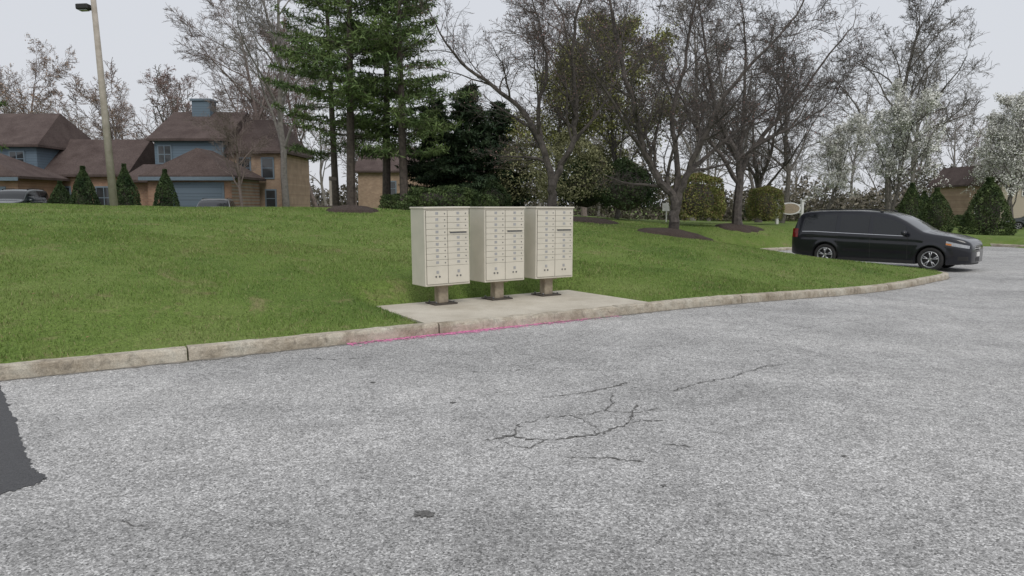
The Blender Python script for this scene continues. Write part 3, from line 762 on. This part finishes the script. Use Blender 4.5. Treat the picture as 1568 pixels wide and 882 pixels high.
# ------------------------------------------------------------------ mail boxes
M_cbu=simple('cream_powdercoat',(.64,.60,.51),(.57,.54,.455),3,.45)
M_cbus=simple('cream_shadow_gap',(.16,.145,.12),(.11,.10,.085),3,.8)
M_tag=simple('aluminium_tag',(.42,.42,.42),(.33,.33,.33),30,.45,metal=.2)
M_lock=simple('lock_metal',(.22,.22,.22),(.15,.15,.15),30,.35,metal=.7)
M_ped=simple('pedestal_metal',(.40,.34,.25),(.25,.205,.155),9,.65)
M_plate=simple('base_plate',(.09,.075,.06),(.045,.038,.033),9,.8)
def mailbox(x,y,rz,tilt=0):
    E=empty('cluster_mailbox',(x,y,.132),(0,tilt,rz))
    W=.385; D_=.23; z0=.31; z1=1.475
    box('base_plate',-.20,.20,-.17,.17,.004,.022,M_plate,E,.004)
    for sx in (-.15,.15):
        for sy in (-.12,.12): cyl('anchor_bolt',(sx,sy,.02),(sx,sy,.055),.014,.014,M_lock,E,8)
    box('pedestal',-.085,.085,-.075,.075,.02,z0,M_ped,E,.01)
    box('pedestal_collar',-.14,.14,-.12,.12,z0-.03,z0,M_ped,E,.004)
    box('cabinet',-W,W,-D_,D_,z0,z1,M_cbu,E,.008)
    box('roof_cap',-W-.012,W+.012,-D_-.02,D_+.012,z1,z1+.028,M_cbu,E,.008)
    box('face_recess',-W+.022,W-.022,-D_-.004,-D_+.01,z0+.028,z1-.024,M_cbus,E)
    yf=-D_-.004
    def door(x0,x1,a,b,label=True):
        box('door',x0,x1,yf-.010,yf,a,b,M_cbu,E,.003,1)
        xm=(x0+x1)/2; zm=(a+b)/2
        if label:
            box('number_tag',xm-.024,xm+.024,yf-.0125,yf-.009,zm-.012,zm+.026,M_tag,E)
            cyl('lock',(x1-.045,yf-.009,zm),(x1-.045,yf-.016,zm),.009,.009,M_lock,E,10)
    g_=.0035
    zt=z1-.028; zp=.615
    rows=9; hh=(zt-zp)/rows
    for r_ in range(rows): door(-W+.026,-g_/2-.002,zp+r_*hh+g_/2,zp+(r_+1)*hh-g_/2)
    for r_ in range(rows):
        if r_==5:
            box('outgoing_slot_panel',g_/2+.002,W-.026,yf-.010,yf,zp+r_*hh+g_/2,zp+(r_+1)*hh-g_/2,M_cbu,E,.003,1)
            box('slot_hood',.03,W-.05,yf-.035,yf-.008,zp+r_*hh+.050,zp+r_*hh+.062,M_cbu,E,.003)
            box('slot_opening',.04,W-.06,yf-.0115,yf-.009,zp+r_*hh+.025,zp+r_*hh+.048,M_lock,E)
        else: door(g_/2+.002,W-.026,zp+r_*hh+g_/2,zp+(r_+1)*hh-g_/2)
    for x0,x1 in ((-W+.026,-g_/2-.002),(g_/2+.002,W-.026)):
        door(x0,x1,z0+.032,zp-g_/2,False); xm=(x0+x1)/2
        box('number_tag',xm-.022,xm+.022,yf-.0125,yf-.009,.50,.545,M_tag,E)
        for q in (-.06,.0): cyl('lock',(xm+q+.03,yf-.009,.455),(xm+q+.03,yf-.02,.455),.013,.013,M_lock,E,10)
    return E
mailbox(-1.10,11.12,R(33.5),R(-.6)); mailbox(-.245,11.70,R(34.5)); mailbox(.585,12.22,R(33),R(.3))

# ------------------------------------------------------------------ vehicles
M_tire=simple('tyre_rubber',(.018,.018,.018),(.028,.027,.026),20,.85)
M_alloy=simple('alloy',(.50,.51,.52),(.42,.43,.44),8,.3,metal=.9)
M_chrome=simple('chrome',(.75,.75,.76),(.7,.7,.71),8,.12,metal=1)
M_carglass=simple('car_glass',(.010,.012,.014),(.014,.016,.018),1,.04,spec=.6)
M_blk=simple('black_plastic',(.015,.015,.015),(.022,.022,.022),10,.6)
M_lamp=simple('headlamp_lens',(.40,.41,.43),(.28,.29,.31),14,.08,spec=.9)
M_amber=simple('amber_lens',(.55,.20,.04),(.45,.16,.03),14,.15)
M_red=simple('red_lens',(.22,.012,.010),(.15,.008,.008),14,.12)
def wheel(parent,cx,cy,cz,side,r=.345,w=.115):
    E=bpy.data.objects.new('wheel',None); COL.objects.link(E); E.parent=parent; E.location=(cx,cy,cz)
    prof=[(.225,-w*.9),(.30,-w*1.02),(r-.015,-w*.9),(r,-w*.6),(r,w*.6),(r-.015,w*.9),(.30,w*1.02),(.225,w*.9)]
    n=40; V=[];F=[]
    for i in range(n):
        a=2*math.pi*i/n
        for rr,yy in prof: V.append((rr*math.cos(a),yy,rr*math.sin(a)))
    K=len(prof)
    for i in range(n):
        j=(i+1)%n
        for k in range(K): F.append((i*K+k,i*K+(k+1)%K,j*K+(k+1)%K,j*K+k))
    obj('tyre',py_mesh('tyre',V,F,[M_tire],smooth=True),parent=E)
    s=side
    V=[];F=[];pr=[(.238,s*w*.93),(.225,s*w*.98),(.212,s*w*.90),(.205,s*w*.3),(.238,s*w*.3)]
    for i in range(n):
        a=2*math.pi*i/n
        for rr,yy in pr: V.append((rr*math.cos(a),yy,rr*math.sin(a)))
    K=len(pr)
    for i in range(n):
        j=(i+1)%n
        for k in range(K): F.append((i*K+k,i*K+(k+1)%K,j*K+(k+1)%K,j*K+k))
    obj('rim',py_mesh('rim',V,F,[M_alloy],smooth=True),parent=E)
    cyl('brake_disc',(0,s*w*.2,0),(0,s*w*.3,0),.22,.22,M_blk,E,28)
    cyl('hub',(0,s*w*.3,0),(0,s*w*.88,0),.06,.045,M_alloy,E,20)
    for k in range(5):
        for off in (-.16,.16):
            a=2*math.pi*k/5+.3; a2=a+off
            ca,sa=math.cos(a),math.sin(a); c2,s2=math.cos(a2),math.sin(a2)
            cyl('spoke',(ca*.04,s*w*.80,sa*.04),(c2*.215,s*w*.86,s2*.215),.013,.016,M_alloy,E,6)
def vehicle(name,loc,rz,paint,scale=(1,1,1)):
    E=empty(name,loc,(0,0,rz),scale)
    Lg=5.15
    _xs=np.array([0,.04,.15,.5,1.0,1.22,1.4,1.7,2.0,2.25,2.5,3.0,3.8,4.4,4.75,4.9,4.98,5.06,5.12,5.15])
    _zt=np.array([.76,.85,.93,1.03,1.10,1.15,1.26,1.45,1.60,1.675,1.72,1.75,1.75,1.73,1.70,1.62,1.42,1.14,1.0,.86])
    _wx=np.array([0,.04,.12,.25,.45,.75,1.1,4.3,4.75,4.95,5.05,5.12,5.15]); _ww=np.array([.66,.74,.82,.885,.935,.97,.985,.985,.965,.93,.88,.82,.76])
    def sm(x,X,Y):
        s_=0
        for k,wt in ((-.06,.25),(0,.5),(.06,.25)): s_+=wt*np.interp(np.clip(x+k*(1 if .1<x<Lg-.1 else 0),0,Lg),X,Y)
        return float(s_)
    ztop=lambda x: sm(x,_xs,_zt)
    Wd=lambda x: sm(x,_wx,_ww)
    belt=lambda x: sm(x,[0,.3,.9,1.4,2.2,3.4,4.4,5.15],[.66,.80,.93,.99,1.01,1.04,1.07,1.05])
    wc=(.98,3.98); Rw=.395; cz=.345
    def zbot(x):
        b=sm(x,[0,.25,.6,1.5,3.5,4.6,5.15],[.27,.22,.2,.19,.19,.24,.36])
        for c in wc:
            if abs(x-c)<Rw: b=max(b,cz+math.sqrt(Rw*Rw-(x-c)**2))
        return b
    def sidey(x,z):
        w=Wd(x); zs=belt(x)
        if z<=zs:
            v=max(0,min(1,(z-.2)/(zs-.2))); y=w-.055*(1-v)**2-.02*max(0,v-.8)/.2-.016*math.exp(-((v-.33)/.10)**2)*(1 if 1.5<x<3.5 else .0)
            y-=.014*math.exp(-((v-.80)/.05)**2)*(1 if 1.2<x<4.8 else 0)
            for c in wc:
                q=math.hypot(x-c,z-cz)
                if q<.5: y+=.018*max(0,1-abs(q-.42)/.09)
        else:
            h=z-zs; y=w-.02-.20*h-.14*h*h
        return y
    xs=sorted(set([0,.02,.05,.09,.14]+list(np.round(np.arange(.2,5.0,.06),3))+[5.0,5.04,5.08,5.12,5.15]+[c+Rw*math.cos(a) for c in wc for a in np.linspace(0,math.pi,25)]+[c+Rw*1.001*s_ for c in wc for s_ in(-1,1)]))
    rings=[]
    for x in xs:
        zt=ztop(x); zb_=zbot(x); rc=.10; zs=min(belt(x),zt-rc-.01); h=[]
        ye=sidey(x,zb_); h.append((0,zb_)); h.append((ye*.55,zb_)); h.append((ye-.02,zb_))
        for v in np.linspace(0.03,1,15): z=zb_+(zs-zb_)*v; h.append((sidey(x,z),z))
        for v in np.linspace(.14,1,7): z=zs+(zt-rc-zs)*v; h.append((sidey(x,z) ,z))
        ya=h[-1][0]; ex=.12
        for a in np.linspace(.2,1,5)*math.pi/2: h.append((ya-ex*(1-math.cos(a)),zt-rc+rc*math.sin(a)-.012))
        yb=h[-1][0]
        for k in (.75,.5,.25,0): h.append((yb*k,zt-.012+.022*(1-k*k)))
        rings.append([(2.6-x,y,z) for y,z in h]+[(2.6-x,-y,z) for y,z in h[-2:0:-1]])
    K=len(rings[0]); V=[p for r_ in rings for p in r_]; F=[];mi=[]
    half=3+15+7+5+4
    for i in range(len(xs)-1):
        xm=(xs[i]+xs[i+1])/2
        for k in range(K):
            F.append((i*K+k,i*K+(k+1)%K,(i+1)*K+(k+1)%K,(i+1)*K+k))
            kk=k if k<half-1 else K-1-k
            top=kk>=3+15+7+2
            g_=top and ((1.24<xm<2.14) or (4.80<xm<5.02))
            mi.append(1 if g_ else (2 if kk<=1 else 0))
    F.append(tuple(range(K))[::-1]); mi.append(0); F.append(tuple((len(xs)-1)*K+k for k in range(K))); mi.append(0)
    me=py_mesh('body',V,F,[paint,M_carglass,M_blk],mi,smooth=True)
    if hasattr(me,'set_sharp_from_angle'): me.set_sharp_from_angle(angle=R(38))
    obj('body',me,parent=E)
    def patch(nm,x0,x1,lo,hi,mat,off=.005,n=14,mz=6,sides=(1,-1)):
        for s in sides:
            V=[];F=[]
            for i in range(n+1):
                x=x0+(x1-x0)*i/n; a=lo(x) if callable(lo) else lo; b=hi(x) if callable(hi) else hi
                for j in range(mz+1):
                    z=a+(b-a)*j/mz; V.append((2.6-x,s*(sidey(x,z)+off),z))
            for i in range(n):
                for j in range(mz): q=i*(mz+1)+j; F.append((q,q+mz+1,q+mz+2,q+1))
            obj(nm,py_mesh(nm,V,F,[mat],smooth=True),parent=E)
    up=lambda x: min(ztop(x)-.13,1.60)
    patch('front_window',1.66,2.58,lambda x:belt(x)+.03,lambda x:max(belt(x)+.04,up(x)-.02),M_carglass)
    patch('sliding_door_window',2.71,3.56,lambda x:belt(x)+.03,up,M_carglass)
    patch('rear_quarter_window',3.69,4.70,lambda x:belt(x)-.04+.05*max(0,(x-4.2)),lambda x:up(x)-.22*max(0,x-4.45),M_carglass)
    patch('window_trim',1.58,4.74,lambda x:belt(x)+.004,lambda x:belt(x)+.015,M_chrome,.007,40,1)
    for xx in (1.60,2.645,3.62): patch('door_seam',xx-.007,xx+.007,.33,lambda x:belt(x)+.01,M_blk,.003,1,10)
    patch('slider_rail',3.66,4.60,.93,.95,M_blk,.004,10,1)
    patch('sill_trim',1.42,3.55,.215,.30,M_blk,.004,12,3)
    for xx in (2.38,2.80): patch('door_handle',xx,xx+.17,.865,.895,paint,.03,5,2)
    patch('headlamp',.05,.60,lambda x:.675+.17*x,lambda x:.755+.22*x,M_lamp,.008,12,5)
    patch('turn_signal',.46,.60,lambda x:.69+.15*x,lambda x:.73+.17*x,M_amber,.011,6,3)
    patch('tail_lamp',4.88,5.10,.88,1.16,M_red,.008,8,6)
    patch('fog_lamp_recess',.06,.30,.34,.46,M_blk,.006,6,4)
    def front(nm,y0,y1,z0,z1,out,mat,n=16):
        V=[];F=[]
        for i in range(n+1):
            y=y0+(y1-y0)*i/n; xf=2.6-.16*(abs(y)/.66)**2.6
            for z in (z0,z1): V+= [(xf+out,y,z),(xf-.10,y,z)]
        for i in range(n):
            q=i*4; F+=[(q,q+4,q+6,q+2),(q+2,q+6,q+7,q+3),(q,q+1,q+5,q+4)]
        F+=[(0,2,3,1),(n*4,n*4+1,n*4+3,n*4+2)]
        obj(nm,py_mesh(nm,V,F,[mat],smooth=False),parent=E)
    front('bumper_skin',-.66,.66,.28,.755,.008,paint,24)
    front('grille',-.52,.52,.59,.745,.016,M_blk); front('grille_bar',-.56,.56,.665,.695,.03,M_chrome); front('grille_bar',-.50,.50,.73,.745,.026,M_chrome); front('grille_bar',-.46,.46,.605,.617,.024,M_chrome)
    front('lower_intake',-.50,.50,.30,.42,.014,M_blk); front('badge',-.06,.06,.64,.72,.04,M_chrome,4)
    front('license_plate',-.15,.15,.45,.57,.03,M_wtrim,4)
    front('chin_spoiler',-.64,.64,.22,.28,.0,M_blk,20)
    for s in (1,-1):
        bm=bmesh.new(); bmesh.ops.create_uvsphere(bm,u_segments=16,v_segments=10,radius=1)
        for v_ in bm.verts: v_.co=Vector((v_.co.x*.085,v_.co.y*.125,v_.co.z*.085))
        me=bpy.data.meshes.new('side_mirror'); bm.to_mesh(me); bm.free(); me.materials.append(paint)
        for p in me.polygons:p.use_smooth=True
        obj('side_mirror',me,(2.6-1.66,s*1.09,1.09),parent=E)
        cyl('mirror_stalk',(2.6-1.70,s*.93,1.03),(2.6-1.66,s*1.04,1.06),.03,.025,M_blk,E,8)
        pts=[(2.6-x,s*(.68),ztop(x)+.035) for x in np.linspace(2.5,4.6,14)]
        V2,F2=tubes([([(2.6-2.4,s*.68,ztop(2.4)-.01)]+pts+[(2.6-4.7,s*.68,ztop(4.7)-.01)],[.04]+[.014]*14+[.02],0)])
        obj('roof_rail',np_mesh('roof_rail',V2,F2,[M_blk]),parent=E)
    for c in wc:
        for s in (1,-1): wheel(E,2.6-c,s*.865,cz,s)
        cyl('axle',(2.6-c,-.75,cz),(2.6-c,.75,cz),.05,.05,M_blk,E,8)
        box('wheel_well',2.6-c-.38,2.6-c+.38,-.62,.62,.25,.70,M_blk,E)
    box('rear_plate',-2.575,-2.562,-.16,.16,.80,.92,M_wtrim,E)
    return E
M_paint=simple('black_paint',(.006,.007,.012),(.008,.009,.014),1,.3,coat=.7,spec=.3)
M_silver=simple('silver_paint',(.35,.37,.38),(.33,.35,.36),1,.3,metal=.5,coat=.6)
M_dkpaint=simple('dark_green_paint',(.02,.03,.03),(.025,.035,.035),1,.25,coat=.8)
hd=(.71,-.704); near=np.array([12.5,21.5]); mid=near+np.array([.704,.71])*.86-np.array(hd)*1.62
vehicle('minivan',(mid[0],mid[1],-.3),math.atan2(hd[1],hd[0]),M_paint,(1.03,1,1.03))
vehicle('suv',(-28.7,42.0,Z(-28.7,42)),R(-80),M_dkpaint,(.9,.96,1.02))
vehicle('car',(-17.0,41.5,Z(-17,41.5)-.12),R(-75),M_silver,(.9,.95,.84))
vehicle('car',(41,56,-.2),R(150),M_dkpaint,(.9,.95,.84))

# ------------------------------------------------------------------ lamp pole, sign, posts
M_pole=simple('weathered_pole',(.42,.38,.33),(.32,.285,.24),5,.85)
x,y=-12.1,22.0; zg=Z(x,y)
E=empty('street_lamp',(x,y,zg-.1),(0,R(-2.2),0))
cyl('pole',(0,0,-.2),(0,0,6.75),.115,.07,M_pole,E,18)
cyl('arm',(0,0,5.9),(-.26,-.05,5.98),.03,.025,M_blk,E,8)
box('lamp_head',-.46,-.10,-.18,.08,5.86,6.02,M_blk,E,.03); box('lamp_lens',-.40,-.16,-.14,.04,5.835,5.86,M_lamp,E,.01)
cyl('pole_cap',(0,0,6.75),(0,0,6.80),.075,.05,M_blk,E,14)
x,y=14.6,38.0; E=empty('community_sign',(x,y,Z(x,y)+.15),(0,0,R(12)))
for s in (-1,1):
    box('post',s*.72-.07,s*.72+.07,-.07,.07,-.4,1.05,M_wtrim,E,.01); box('post_cap',s*.72-.1,s*.72+.1,-.1,.1,1.05,1.12,M_wtrim,E,.01)
V=[];n=28
for yy in (-.04,.04):
    for i in range(n): a=2*math.pi*i/n; V.append((.64*math.cos(a),yy,.66+.32*math.sin(a)))
F=[tuple(range(n))[::-1],tuple(range(n,2*n))]+[(i,(i+1)%n,n+(i+1)%n,n+i) for i in range(n)]
obj('oval_panel',py_mesh('oval_panel',V,F,[M_wtrim]),parent=E)
V=[(v[0]*.86,(-.05 if v[1]<0 else -.041),.66+(v[2]-.66)*.82) for v in V]
obj('oval_inset',py_mesh('oval_inset',V,F,[simple('sign_brown',(.25,.20,.14),(.35,.28,.20),14,.6)]),parent=E)
for zz in (.42,.84): box('bracket',-.66,.66,-.02,.02,zz,zz+.04,M_wtrim,E)
x,y=7.8,36.5; E=empty('notice_sign',(x,y,Z(x,y)))
box('post',-.03,.03,-.03,.03,-.1,1.0,M_wtrim,E); box('panel',-.22,.22,-.05,-.032,.55,.95,M_wtrim,E)
x,y=-9.0,36.0; E=empty('wooden_post',(x,y,Z(x,y)))
box('post',-.06,.06,-.06,.06,-.2,1.7,M_pole,E,.01); box('board',-.06,.32,-.085,-.062,1.5,1.66,M_barkd,E)

# ------------------------------------------------------------------ sky, sun, camera
w=bpy.data.worlds.new('World'); scene.world=w; w.use_nodes=True
nt=w.node_tree; bg=nt.nodes['Background']
sky=N(nt,'ShaderNodeTexSky'); sky.sky_type='NISHITA'; sky.sun_disc=False
sky.sun_elevation=R(50); sky.sun_rotation=R(200); sky.dust_density=3.0; sky.air_density=1.5
nt.links.new(mix(nt,sky.outputs[0],(7.1,7.3,7.8),.92),bg.inputs['Color'])
bg.inputs['Strength'].default_value=.1
L=bpy.data.lights.new('sun','SUN'); L.energy=1.45; L.angle=R(30); L.color=(1,.96,.90)
so=bpy.data.objects.new('sun',L); COL.objects.link(so)
so.rotation_euler=(R(40),0,R(20))
cam=bpy.data.cameras.new('camera'); cam.sensor_width=36; cam.lens=25.26; cam.clip_end=4000
co_=bpy.data.objects.new('camera',cam); COL.objects.link(co_)
co_.location=(0,0,1.65); co_.rotation_euler=(R(90-6.53),0,0)
scene.camera=co_
scene.view_settings.view_transform='Standard'; scene.view_settings.look='None'; scene.view_settings.exposure=0
